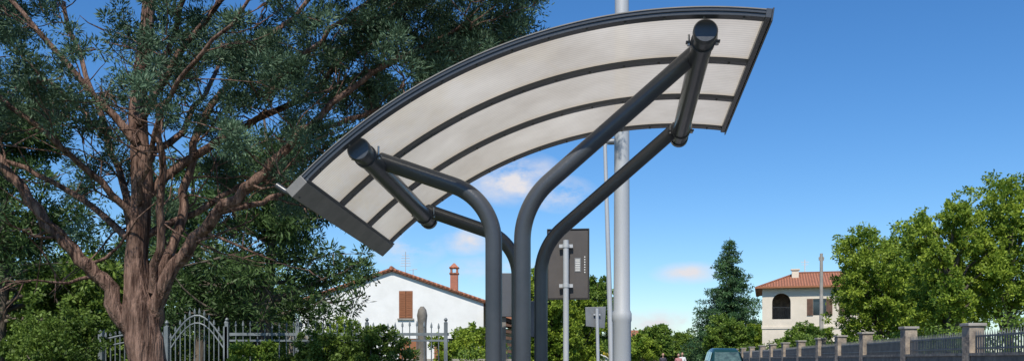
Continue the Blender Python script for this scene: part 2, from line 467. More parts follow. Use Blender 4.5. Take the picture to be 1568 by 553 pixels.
# ------------------------------------------------------------------ white house left
def wall_with_holes(mb, x0, x1, y, z0, z1, holes, mi=0):
    xs = sorted(set([x0, x1]+[h[0] for h in holes]+[h[1] for h in holes]))
    zs = sorted(set([z0, z1]+[h[2] for h in holes if z0 <= h[2] <= z1]+[h[3] for h in holes if z0 <= h[3] <= z1]))
    for i in range(len(xs)-1):
        for j in range(len(zs)-1):
            cx = (xs[i]+xs[i+1])/2; cz = (zs[j]+zs[j+1])/2
            if any(h[0] < cx < h[1] and h[2] < cz < h[3] for h in holes): continue
            mb.add([(xs[i],y,zs[j]),(xs[i+1],y,zs[j]),(xs[i+1],y,zs[j+1]),(xs[i],y,zs[j+1])], [(0,1,2,3)], mi)
hx = -5.18; Y0 = 38.0; Y1 = 50.0
house = empty('white_house', (hx, 44, 0))
b = MB()
holes = [(-4.87,-4.28,3.07,4.25), (-4.87,-4.0,0.1,2.2), (-7.6,-6.7,1.0,2.2), (-2.9,-2.1,1.0,2.2)]
hw = 3.95
wall_with_holes(b, hx-hw, hx+hw, Y0, 0, 3.07, holes)
def ztop(x): return 5.08-abs(x-hx)*0.345
xs = [hx-hw, -8, -7, -6, hx, -4.87, -4.28, -3.5, -2.5, hx+hw]
for i in range(len(xs)-1):
    xa, xb = xs[i], xs[i+1]
    zl = 4.25 if (xa == -4.87) else 3.07
    b.add([(xa,Y0,zl),(xb,Y0,zl),(xb,Y0,ztop(xb)),(xa,Y0,ztop(xa))], [(0,1,2,3)])
for x in (hx-hw, hx+hw):
    b.add([(x,Y0,0),(x,Y1,0),(x,Y1,ztop(x)),(x,Y0,ztop(x))], [(0,1,2,3)])
b.add([(hx-hw,Y1,0),(hx+hw,Y1,0),(hx+hw,Y1,ztop(hx+hw)),(hx,Y1,5.08),(hx-hw,Y1,ztop(hx-hw))], [(0,1,2,3,4)])
b.obj('walls', [M_plaster], house)
b = MB()
for (xa,xb,za,zb) in holes:
    b.add([(xa,Y0+.16,za),(xb,Y0+.16,za),(xb,Y0+.16,zb),(xa,Y0+.16,zb)], [(0,1,2,3)], 0)
    b.add([(xa,Y0,za),(xa,Y0+.16,za),(xa,Y0+.16,zb),(xa,Y0,zb)], [(0,1,2,3)], 1)
    b.add([(xb,Y0,za),(xb,Y0+.16,za),(xb,Y0+.16,zb),(xb,Y0,zb)], [(0,1,2,3)], 1)
    b.add([(xa,Y0,zb),(xb,Y0,zb),(xb,Y0+.16,zb),(xa,Y0+.16,zb)], [(0,1,2,3)], 1)
    b.box(xa-.06, xb+.06, Y0-.08, Y0+.02, za-.07, za-.003, 1)
b.obj('windows', [M_glass, M_conc], house)
b = MB()
for (xa,xb) in ((-4.87,-4.58),(-4.57,-4.28)):
    b.box(xa+.01,xb-.005,Y0-.03,Y0+.01,3.08,4.24)
    for k in range(14):
        z = 3.14+k*.077; b.beam((xa+.04,Y0-.035,z),(xb-.04,Y0-.035,z),.02,.035)
for (xa,xb) in ((-8.05,-7.62),(-6.68,-6.25),(-3.35,-2.92),(-2.08,-1.65)): b.box(xa,xb,Y0-.05,Y0-.01,1.0,2.2)
b.box(-4.85,-4.02,Y0+.02,Y0+.08,.1,2.18)
b.obj('shutters', [M_wood], house)
OV = .14
b = MB()
for s in (-1, 1):
    xe = hx+s*4.35; ze = 5.10-4.35*.345
    b.hexa([(hx,Y0-OV,5.10),(xe,Y0-OV,ze),(xe,Y1+.4,ze),(hx,Y1+.4,5.10),(hx,Y0-OV,5.20),(xe,Y0-OV,ze+.10),(xe,Y1+.4,ze+.10),(hx,Y1+.4,5.20)], 0)
b.obj('roof', [M_tile], house)
b = MB()
for s in (-1, 1):
    n = 26
    for i in range(n):
        t0 = i/n*4.35; t1 = (i+1.25)/n*4.35
        b.tube([(hx+s*t0,Y0-OV+.02,5.20-t0*.345),(hx+s*min(t1,4.4),Y0-OV+.02,5.18-min(t1,4.4)*.345)], [.045,.065], 8)
b.tube([(hx,Y0-OV-.05,5.22),(hx,Y1+.4,5.22)], .09, 8)
b.obj('verge_tiles', [M_tilex], house, smooth=True)
b = MB()
for s in (-1, 1):
    xe = hx+s*4.36; ze = 5.10-4.36*.345
    b.tube([(xe+s*.06,Y0-OV,ze+.02),(xe+s*.06,Y1+.4,ze+.02)], .07, 8)
b.obj('eaves_gutter', [M_woodd], house, smooth=True)
b = MB()
cx = -2.62; cy = 40
b.box(cx-.17,cx+.17,cy-.2,cy+.2,4.0,5.15)
b.box(cx-.21,cx+.21,cy-.24,cy+.24,5.151,5.21,1)
for sx in (-1,1):
    for sy in (-1,1): b.box(cx+sx*.13-.04,cx+sx*.13+.04,cy+sy*.16-.04,cy+sy*.16+.04,5.211,5.42)
b.box(cx-.22,cx+.22,cy-.25,cy+.25,5.421,5.46,1)
b.hexa([(cx-.2,cy-.22,5.461),(cx+.2,cy-.22,5.461),(cx+.2,cy+.22,5.461),(cx-.2,cy+.22,5.461),(cx-.03,cy-.03,5.66),(cx+.03,cy-.03,5.66),(cx+.03,cy+.03,5.66),(cx-.03,cy+.03,5.66)],0)
b.obj('chimney', [M_brick, M_tilex], house)
b = MB()
b.tube([(-4.95,41,4.9),(-4.95,41,6.3)], .02, 6)
for k in range(5): b.tube([(-5.2+.02*k,41-.0,5.65+.12*k),(-4.7-.02*k,41,5.65+.12*k)], .014, 5)
b.tube([(-4.6,41,5.0),(-4.6,41,5.5)], .02, 6); b.tube([(-4.8,41,5.45),(-4.4,41,5.5)], .014, 5)
b.obj('antenna', [M_galv], house)
b = MB()
b.hexa([(-1.1,37.4,3.35),(0.55,37.4,2.82),(.55,46,2.82),(-1.1,46,3.35),(-1.1,37.4,3.46),(.55,37.4,2.93),(.55,46,2.93),(-1.1,46,3.46)],0)
b.obj('porch_roof', [M_tile], house)
b = MB()
for x in (.3,-.6):
    for y in (37.6, 41.5, 45.5): b.box(x-.09,x+.09,y-.09,y+.09,0,2.84 if x > 0 else 3.1)
for y in (37.6,41.5,45.5): b.beam((-1.1,y,3.26),(.5,y,2.76),.1,.14)
b.beam((.35,37.3,2.78),(.35,46,2.78),.12,.14)
for k in range(5): b.beam((-1.1,37.62+k*.01,2.6-.28*k+.3),(.35,37.62+k*.01,2.6-.28*k+.1),.03,.12)
b.obj('porch_frame', [M_woodd], house)
b = MB(); b.box(-1.22,.2,43,43.2,0,2.8); b.obj('porch_wall', [M_plaster2], house)

# ------------------------------------------------------------------ right villa
VX0, VX1, VY0, VY1 = 18.45, 26.8, 65.0, 73.0
villa = empty('villa', (VX0, VY0, 0))
b = MB()
arcx0, arcx1, az0, azs = 19.15, 20.45, 4.25, 5.5
rad = (arcx1-arcx0)/2; acx = (arcx0+arcx1)/2
ZT = 6.55
hol = [(arcx0,arcx1,az0,ZT),(22.0,22.9,4.5,5.7),(24.2,25.1,4.5,5.7),(22.0,22.9,1.3,2.6),(24.2,25.1,1.3,2.6),(19.2,20.3,0.2,2.4)]
wall_with_holes(b, VX0, VX1, VY0, 0, ZT, hol)
N = 12
for i in range(N):
    a0 = math.pi-math.pi*i/N; a1 = math.pi-math.pi*(i+1)/N
    xa, za = acx+rad*math.cos(a0), azs+rad*math.sin(a0); xb, zb = acx+rad*math.cos(a1), azs+rad*math.sin(a1)
    b.add([(xa,VY0,za),(xb,VY0,zb),(xb,VY0,ZT),(xa,VY0,ZT)], [(0,1,2,3)])
    b.add([(xa,VY0,za),(xb,VY0,zb),(xb,VY0+.35,zb),(xa,VY0+.35,za)], [(0,1,2,3)])
b.box(arcx0-.3,arcx0-.001,VY0+.01,VY0+.35,az0,ZT); b.box(arcx1+.001,arcx1+.3,VY0+.01,VY0+.35,az0,ZT)
b.add([(VX0,VY0,0),(VX0,VY1,0),(VX0,VY1,ZT),(VX0,VY0,ZT)], [(0,1,2,3)])
b.add([(VX1,VY0,0),(VX1,VY1,0),(VX1,VY1,ZT),(VX1,VY0,ZT)], [(0,1,2,3)])
b.add([(VX0,VY1,0),(VX1,VY1,0),(VX1,VY1,ZT),(VX0,VY1,ZT)], [(0,1,2,3)])
b.box(VX0-.05,VX1+.05,VY0-.06,VY0-.003,3.55,3.72)
b.obj('walls', [M_plaster2], villa)
b = MB()
b.box(arcx0-.28,arcx1+.28,VY0+.36,VY0+2.2,az0-.02,az0,1)
b.add([(arcx0-.3,VY0+2.2,az0),(arcx1+.3,VY0+2.2,az0),(arcx1+.3,VY0+2.2,ZT),(arcx0-.3,VY0+2.2,ZT)], [(0,1,2,3)], 1)
for h in hol[1:]:
    b.add([(h[0],VY0+.18,h[2]),(h[1],VY0+.18,h[2]),(h[1],VY0+.18,h[3]),(h[0],VY0+.18,h[3])], [(0,1,2,3)], 0)
b.obj('loggia_and_glass', [M_glass, M_stone], villa)
b = MB()
for k in range(9):
    x = arcx0+.07+k*.145; b.tube([(x,VY0+.06,az0),(x,VY0+.06,az0+.85)], .014, 5)
b.beam((arcx0,VY0+.06,az0+.87),(arcx1,VY0+.06,az0+.87),.05,.05)
b.obj('balcony_railing', [M_dark], villa)
b = MB()
for h in hol[1:5]:
    b.box(h[0]-.42,h[0]-.01,VY0-.07,VY0-.02,h[2],h[3]); b.box(h[1]+.01,h[1]+.42,VY0-.07,VY0-.02,h[2],h[3])
b.obj('shutters', [M_woodd], villa)
b = MB()
o = .4; zr = 7.95; ze = 6.56
A=(VX0-o,VY0-o,ze);B=(VX1+o,VY0-o,ze);C=(VX1+o,VY1+o,ze);D=(VX0-o,VY1+o,ze)
E=(VX0+2.6,(VY0+VY1)/2,zr);F=(VX1-2.6,(VY0+VY1)/2,zr)
b.add([A,B,C,D,E,F],[(0,1,5,4),(2,3,4,5)],0); b.add([A,B,C,D,E,F],[(1,2,5),(3,0,4)],1)
b.add([A,B,C,D],[(0,3,2,1)],2)
b.beam((A[0],A[1]-.06,ze),(B[0],B[1]-.06,ze),.12,.12,2); b.beam((A[0]-.06,A[1],ze),(D[0]-.06,D[1],ze),.12,.12,2)
b.tube([A,E,F,B],.10,6,1,False); b.tube([D,E],.10,6,1); b.tube([C,F],.10,6,1)
b.obj('roof', [M_tilex, M_tile, M_wood], villa)
b = MB()
b.box(20.6,21.1,67.5,68.0,7.0,8.05); b.box(20.52,21.18,67.42,68.08,8.051,8.15)
b.tube([(21.6,69,7.6),(21.6,69,9.0)],.03,6); b.beam((21.3,69,8.8),(21.9,69,8.8),.03,.03); b.beam((21.35,69,8.6),(21.85,69,8.6),.03,.03)
b.obj('chimney_and_antenna', [M_plaster2], villa)
villa.rotation_euler = (0, 0, math.radians(-16))

e = empty('utility_pole', (19.3, 55, 0))
b = MB(); b.tube([(19.3,55,0),(19.3,55,7.9)], [.15,.09], 12); b.beam((19.15,55,7.5),(19.45,55,7.5),.08,.08)
for x in (19.17,19.43): b.lathe(x,55,[(.04,7.55),(.05,7.62),(.02,7.7)],8)
b.obj('pole', [M_conc], e, smooth=True)

# ------------------------------------------------------------------ right garden wall
def WX(d): return 7.3+.158*d
e = empty('garden_wall', (WX(30), 30, 0))
b = MB()
ds = [8.5, 12, 16, 20, 25, 30, 34, 38, 43, 48, 53, 58, 64, 70, 76, 82]
for d in ds:
    x = WX(d); h = 2.05 if d < 24 else 2.16; w = .17
    b.box(x-w,x+w,d-w,d+w,0,h,0); b.box(x-w-.04,x+w+.04,d-w-.04,d+w+.04,h+.001,h+.07,1)
b.obj('pillars', [M_stone, M_conc], e, bevel=.012)
b = MB()
for i in range(len(ds)-1):
    a_, c_ = ds[i]+.2, ds[i+1]-.2
    zt = 1.38
    b.hexa([(WX(a_)-.12,a_,0),(WX(a_)+.12,a_,0),(WX(c_)+.12,c_,0),(WX(c_)-.12,c_,0),(WX(a_)-.12,a_,zt),(WX(a_)+.12,a_,zt),(WX(c_)+.12,c_,zt),(WX(c_)-.12,c_,zt)],0)
    b.beam((WX(a_),a_,zt+.035),(WX(c_),c_,zt+.035),.30,.065,1)
b.obj('low_wall', [M_wallg, M_stone], e)
b = MB()
for i in range(len(ds)-1):
    a_, c_ = ds[i]+.2, ds[i+1]-.2
    b.beam((WX(a_),a_,1.55),(WX(c_),c_,1.55),.03,.04); b.beam((WX(a_),a_,1.82),(WX(c_),c_,1.82),.03,.04)
    n = int((c_-a_)/.13)
    for k in range(n+1):
        d = a_+(c_-a_)*k/n; b.tube([(WX(d),d,1.45),(WX(d),d,1.84),(WX(d),d,1.95)],[.018,.018,.003],5)
b.obj('railings', [M_rail], e)

# ------------------------------------------------------------------ left fence and gates
e = empty('iron_fence', (-3.5, 14, 0))
b = MB(); FY = 14.0
def spear(mb, x, y, z0, z1, r=.009):
    mb.tube([(x,y,z0),(x,y,z1-.09),(x,y,z1-.085),(x,y,z1-.05),(x,y,z1)],[r,r,r*2.2,r*1.9,.002],6)
x = -4.5
posts = [-4.52, -3.4, -2.3, -1.05]
while x < -1.0:
    spear(b, x, FY, .45, 1.90+.02*math.sin(x*7)); x += .115
b.beam((-4.52,FY,.6),(-1.0,FY,.6),.03,.045); b.beam((-4.52,FY,1.70),(-1.0,FY,1.70),.03,.045); b.beam((-4.52,FY,1.6),(-1.0,FY,1.6),.03,.03)
for x in posts: b.box(x-.028,x+.028,FY-.05,FY+.01,0,1.88); b.lathe(x,FY-.02,[(.035,1.881),(.015,1.90),(.032,1.93),(.012,1.96)],10)
b.obj('railings', [M_fence], e)
b = MB(); b.box(-4.6,-.95,FY-.1,FY+.12,0,.45); b.obj('plinth', [M_conc], e)
e = empty('iron_gate', (-5.0, 14, 0))
b = MB()
def gate(xa, xb, zl, zm):
    n = int((xb-xa)/.075)
    pts = []
    for k in range(n+1):
        t = k/n; x = xa+(xb-xa)*t; zt = zl+(zm-zl)*math.sin(math.pi*t)
        spear(b, x, FY, .12, zt+.12, .009); pts.append((x, FY, zt))
    b.tube(pts, .016, 8); b.tube([(p[0],p[1],p[2]-.12) for p in pts], .012, 8)
    b.beam((xa,FY,.2),(xb,FY,.2),.03,.05); b.beam((xa,FY,1.1),(xb,FY,1.1),.03,.05)
gate(-5.42, -4.58, 1.6, 2.0)
gate(-6.45, -5.55, 1.62, 1.70)
for x in (-5.48, -4.54, -6.52): b.box(x-.032,x+.032,FY-.05,FY+.05,0,1.82); b.lathe(x,FY,[(.04,1.821),(.015,1.84),(.036,1.88),(.012,1.92)],10)
b.obj('gate_leaves', [M_fence], e)
e = empty('stone_gate_pillar', (-1.63, 16, 0))
b = MB(); b.lathe(-1.63,16,[(.12,0),(.12,.3),(.09,.4),(.08,1.9),(.085,2.0),(.095,2.1),(.075,2.2),(.03,2.26)],14); b.obj('pillar', [M_wallg], e, smooth=True)
e = empty('stone_pillar', (-3.46, 14.46, 0))
b = MB(); b.box(-3.62,-3.30,14.3,14.62,0,1.62,0); b.box(-3.67,-3.25,14.25,14.67,1.621,1.69,1); b.obj('shaft_and_cap', [M_stone, M_conc], e)
b = MB(); b.box(-3.3,2.2,27.0,27.2,0,1.25,0); b.box(-3.35,2.25,26.95,27.25,1.251,1.32,1); b.obj('boundary_wall', [M_plaster2, M_conc])

# ------------------------------------------------------------------ recycling container
e = empty('recycling_container', (2.62, 27, .12))
b = MB(); b.lathe(2.62,27,[(.40,.12),(.56,.2),(.60,.8),(.55,1.15),(.42,1.38),(.22,1.52),(.05,1.56)],20,0); b.obj('body', [mat('container_white',(0.7,0.7,0.66),None,3,.4)], e, smooth=True)
b = MB(); b.tube([(2.2,26.55,1.28),(2.4,26.5,1.45),(2.62,26.5,1.53),(2.84,26.5,1.45),(3.04,26.55,1.28)],.05,8); b.tube([(2.62,27,1.5),(2.62,27,1.66)],.03,8)
b.lathe(2.62,27,[(.605,.75),(.61,.76),(.61,.86),(.60,.87)],20,0)
b.obj('yellow_trim', [mat('yellow',(0.65,0.5,0.04),None,3,.4)], e, smooth=True)

# ------------------------------------------------------------------ minivan
def minivan(px, py, ang):
    e = empty('minivan', (px, py, 0.004))
    ca, sa = math.cos(ang), math.sin(ang)
    M_body = mat('van_paint', (0.014,0.05,0.045), (0.012,0.042,0.038), 2, .25)
    def T(x, y, z): return (px+x*ca-y*sa, py+x*sa+y*ca, z+.004)
    st = [(-2.12,.32,.62,.70,.62,.58),(-2.05,.26,.72,.86,.78,.70),(-1.7,.24,.85,1.02,.86,.76),(-1.15,.24,.98,1.10,.87,.76),
          (-.55,.24,1.04,1.74,.88,.66),(-.2,.24,1.04,1.86,.88,.66),(.8,.24,1.04,1.90,.88,.67),(1.7,.24,1.02,1.86,.87,.66),(2.0,.26,.98,1.72,.84,.64),(2.1,.32,.92,1.1,.76,.66)]
    vs = []; fs = []; n = 12
    for (y,zb,zm,zt,wl,wt) in st:
        ring = [(-wl*.86,zb),(-wl,zb+.12),(-wl,(zb+zm)/2),(-wl*.985,zm),(-wt,zt-.10),(-wt*.82,zt),(wt*.82,zt),(wt,zt-.10),(wl*.985,zm),(wl,(zb+zm)/2),(wl,zb+.12),(wl*.86,zb)]
        vs += [T(x,y,z) for x,z in ring]
    for i in range(len(st)-1):
        for k in range(n):
            k2=(k+1)%n; fs.append((i*n+k,i*n+k2,(i+1)*n+k2,(i+1)*n+k))
    fs.append(tuple(range(n))); fs.append(tuple((len(st)-1)*n+k for k in range(n))[::-1])
    b = MB(); b.add(vs,fs); b.obj('body',[M_body],e,smooth=True,angle=50)
    b = MB()
    b.add([T(-.68,-1.18,1.13),T(.68,-1.18,1.13),T(.58,-.585,1.70),T(-.58,-.585,1.70)],[(0,1,2,3)])
    for s in (-1,1):
        b.add([T(s*.875,-.75,1.10),T(s*.885,.1,1.10),T(s*.70,.05,1.70),T(s*.72,-.5,1.66)],[(0,1,2,3)])
        b.add([T(s*.885,.18,1.10),T(s*.885,1.0,1.10),T(s*.70,.95,1.72),T(s*.70,.13,1.71)],[(0,1,2,3)])
        b.add([T(s*.885,1.08,1.10),T(s*.87,1.8,1.10),T(s*.70,1.68,1.70),T(s*.70,1.04,1.72)],[(0,1,2,3)])
    b.add([T(-.6,2.095,1.15),T(.6,2.095,1.15),T(.55,2.03,1.65),T(-.55,2.03,1.65)],[(0,1,2,3)])
    b.obj('windows',[mat('van_glass',(0.10,0.16,0.145),(0.03,0.05,0.05),4,.05,0,spec=.9)],e)
    b = MB()
    for y in (-1.35,1.3):
        for s in (-1,1):
            b.tube([T(s*.68,y,.31),T(s*.89,y,.31)],.31,20); b.tube([T(s*.885,y,.31),T(s*.90,y,.31)],.19,14,1)
    b.tube([T(-.5,-2.13,.5),T(.5,-2.13,.5)],.06,8)
    for s in (-1,1): b.tube([T(s*.88,-.75,1.12),T(s*1.0,-.78,1.15),T(s*1.05,-.78,1.22)],[.03,.09,.07],8)
    b.obj('wheels_and_trim',[M_dark,M_bolt],e,smooth=True)
    b = MB()
    for s in (-1,1): b.tube([T(s*.62,-2.0,.70),T(s*.62,-2.09,.70)],[.12,.10],14)
    b.obj('headlights',[M_white],e)
minivan(11.1, 46, -0.10)

# ------------------------------------------------------------------ people
M_skin = mat('skin',(0.45,0.27,0.19),(0.40,0.24,0.17),8,.6)
def person(px, py, H, shirt, trous, hair, ang, step):
    e = empty('pedestrian', (px, py, 0.004))
    s = H/1.75
    ca, sa = math.cos(ang), math.sin(ang)
    def T(x,y,z): return (px+(x*ca-y*sa)*s, py+(x*sa+y*ca)*s, z*s+.004)
    def skinobj(nm, vs, es, rs, root, m, sub=1):
        me = bpy.data.meshes.new(nm); me.from_pydata([T(*v) for v in vs], es, []); me.materials.append(m)
        o = bpy.data.objects.new(nm, me); scene.collection.objects.link(o); setparent(o, e)
        sk = o.modifiers.new('skin','SKIN'); sk.use_smooth_shade = True
        lay = me.skin_vertices[0]
        for i, r in enumerate(rs):
            rr = r if hasattr(r,'__len__') else (r,r)
            lay.data[i].radius = (rr[0]*s, rr[1]*s); lay.data[i].use_root = (i == root)
        sb = o.modifiers.new('sub','SUBSURF'); sb.levels = sub; sb.render_levels = sub
        return o
    f = step
    v = [(0,0,.95),(-.09,0,.90),(-.10,-f*.5,.50),(-.10,-f*.7+.02,.10),(.09,0,.90),(.10,f*.35,.50),(.10,f,.11)]
    skinobj('trousers', v, [(0,1),(1,2),(2,3),(0,4),(4,5),(5,6)], [.13,.095,.065,.05,.095,.065,.05], 0, trous)
    v = [(0,0,.98),(0,0,1.15),(0,0,1.36),(0,0,1.46),(-.17,0,1.41),(-.22,.03,1.15),(.17,0,1.41),(.22,-.03,1.15)]
    skinobj('shirt', v, [(0,1),(1,2),(2,3),(2,4),(4,5),(2,6),(6,7)], [(.14,.11),(.13,.10),(.15,.11),.06,.06,.05,.06,.05], 0, shirt)
    v = [(0,0,1.42),(0,-.01,1.53)]
    skinobj('neck', v, [(0,1)], [.055,.05], 0, M_skin)
    for sd in (-1,1):
        v = [(sd*.22,sd*-.03,1.18),(sd*.235,-.08,.92),(sd*.235,-.10,.84)]; ed=[(0,1),(1,2)]; r=[.04,.028,(.02,.035)]
        for k in range(4):
            y = -.135+k*.022; b0=len(v); v += [(sd*.235,y,.81),(sd*.23,y-.005,.765-.01*(k==1)),(sd*.222,y-.008,.735-.012*(k in(1,2)))]
            ed += [(2,b0),(b0,b0+1),(b0+1,b0+2)]; r += [.011,.010,.009]
        b0=len(v); v += [(sd*.22,-.15,.83),(sd*.215,-.165,.79)]; ed += [(2,b0),(b0,b0+1)]; r += [.012,.010]
        skinobj('forearm_and_hand', v, ed, r, 0, M_skin)
    b = MB()
    def ell(cx,cy,cz,rx,ry,rz,mi,n=14,zmin=-1):
        vs=[];fs=[];m=10
        for i in range(m+1):
            ph=math.pi*i/m-math.pi/2; zz=max(math.sin(ph),zmin)
            for k in range(n):
                a=2*math.pi*k/n; w=math.cos(ph)*(1-.12*max(0,-math.sin(ph)))
                vs.append(T(cx+rx*w*math.cos(a),cy+ry*w*math.sin(a),cz+rz*zz))
        for i in range(m):
            for k in range(n):
                k2=(k+1)%n; fs.append((i*n+k,i*n+k2,(i+1)*n+k2,(i+1)*n+k))
        b.add(vs,fs,mi)
    ell(0,-.01,1.635,.075,.095,.115,0); ell(0,-.105,1.62,.014,.02,.022,0,8)
    for sd in (-1,1):
        ell(sd*.077,0,1.63,.012,.022,.032,0,8); ell(sd*.03,-.093,1.65,.013,.01,.009,2,8)
    ell(0,-.094,1.578,.026,.01,.008,3,8)
    ell(0,.018,1.66,.084,.095,.105,1)
    b.obj('head',[M_skin,hair,M_dark,mat('lips',(0.35,0.13,0.11))],e,smooth=True,angle=80)
    b = MB()
    for x,y in ((-.10,-f*.7),(.10,f)):
        b.hexa([T(x-.045,y-.17,0),T(x+.045,y-.17,0),T(x+.04,y+.08,0),T(x-.04,y+.08,0),T(x-.035,y-.15,.05),T(x+.035,y-.15,.05),T(x+.035,y+.07,.10),T(x-.035,y+.07,.10)])
    b.obj('shoes',[M_dark],e,bevel=.012)
hd = mat('hair_dark',(0.04,0.025,0.015)); hb = mat('hair_brown',(0.14,0.08,0.04))
person(9.42, 55, 1.70, mat('shirt_dark',(0.05,0.045,0.06)), mat('jeans',(0.06,0.08,0.14)), hb, .2, .2)
person(10.2, 54, 1.66, mat('shirt_rose',(0.45,0.2,0.2)), mat('trousers_dark',(0.04,0.04,0.05)), hd, -.1, .22)
person(10.62, 55, 1.74, mat('shirt_white',(0.7,0.7,0.7)), mat('trousers_beige',(0.3,0.25,0.18)), hd, 0, .15)

# ------------------------------------------------------------------ trees
def wobble_path(p0, d0, L, n, wob, grav=0.0):
    P = [Vector(p0)]; d = Vector(d0).normalized()
    for i in range(n):
        d = (d+Vector((random.gauss(0,wob), random.gauss(0,wob), random.gauss(0,wob)+grav))).normalized()
        P.append(P[-1]+d*L/n)
    return P

def interp(path, t):
    n = len(path)-1; i = min(int(t*n), n-1); f = t*n-i
    return path[i].lerp(path[i+1], f), (path[i+1]-path[i]).normalized()

def smoothpath(pts, sub=5):
    P = [Vector(p) for p in pts]; out = []
    for i in range(len(P)-1):
        p0 = P[max(i-1,0)]; p1 = P[i]; p2 = P[i+1]; p3 = P[min(i+2,len(P)-1)]
        for k in range(sub):
            t = k/sub
            out.append(0.5*((2*p1)+(-p0+p2)*t+(2*p0-5*p1+4*p2-p3)*t*t+(-p0+3*p1-3*p2+p3)*t**3))
    out.append(P[-1]); return out

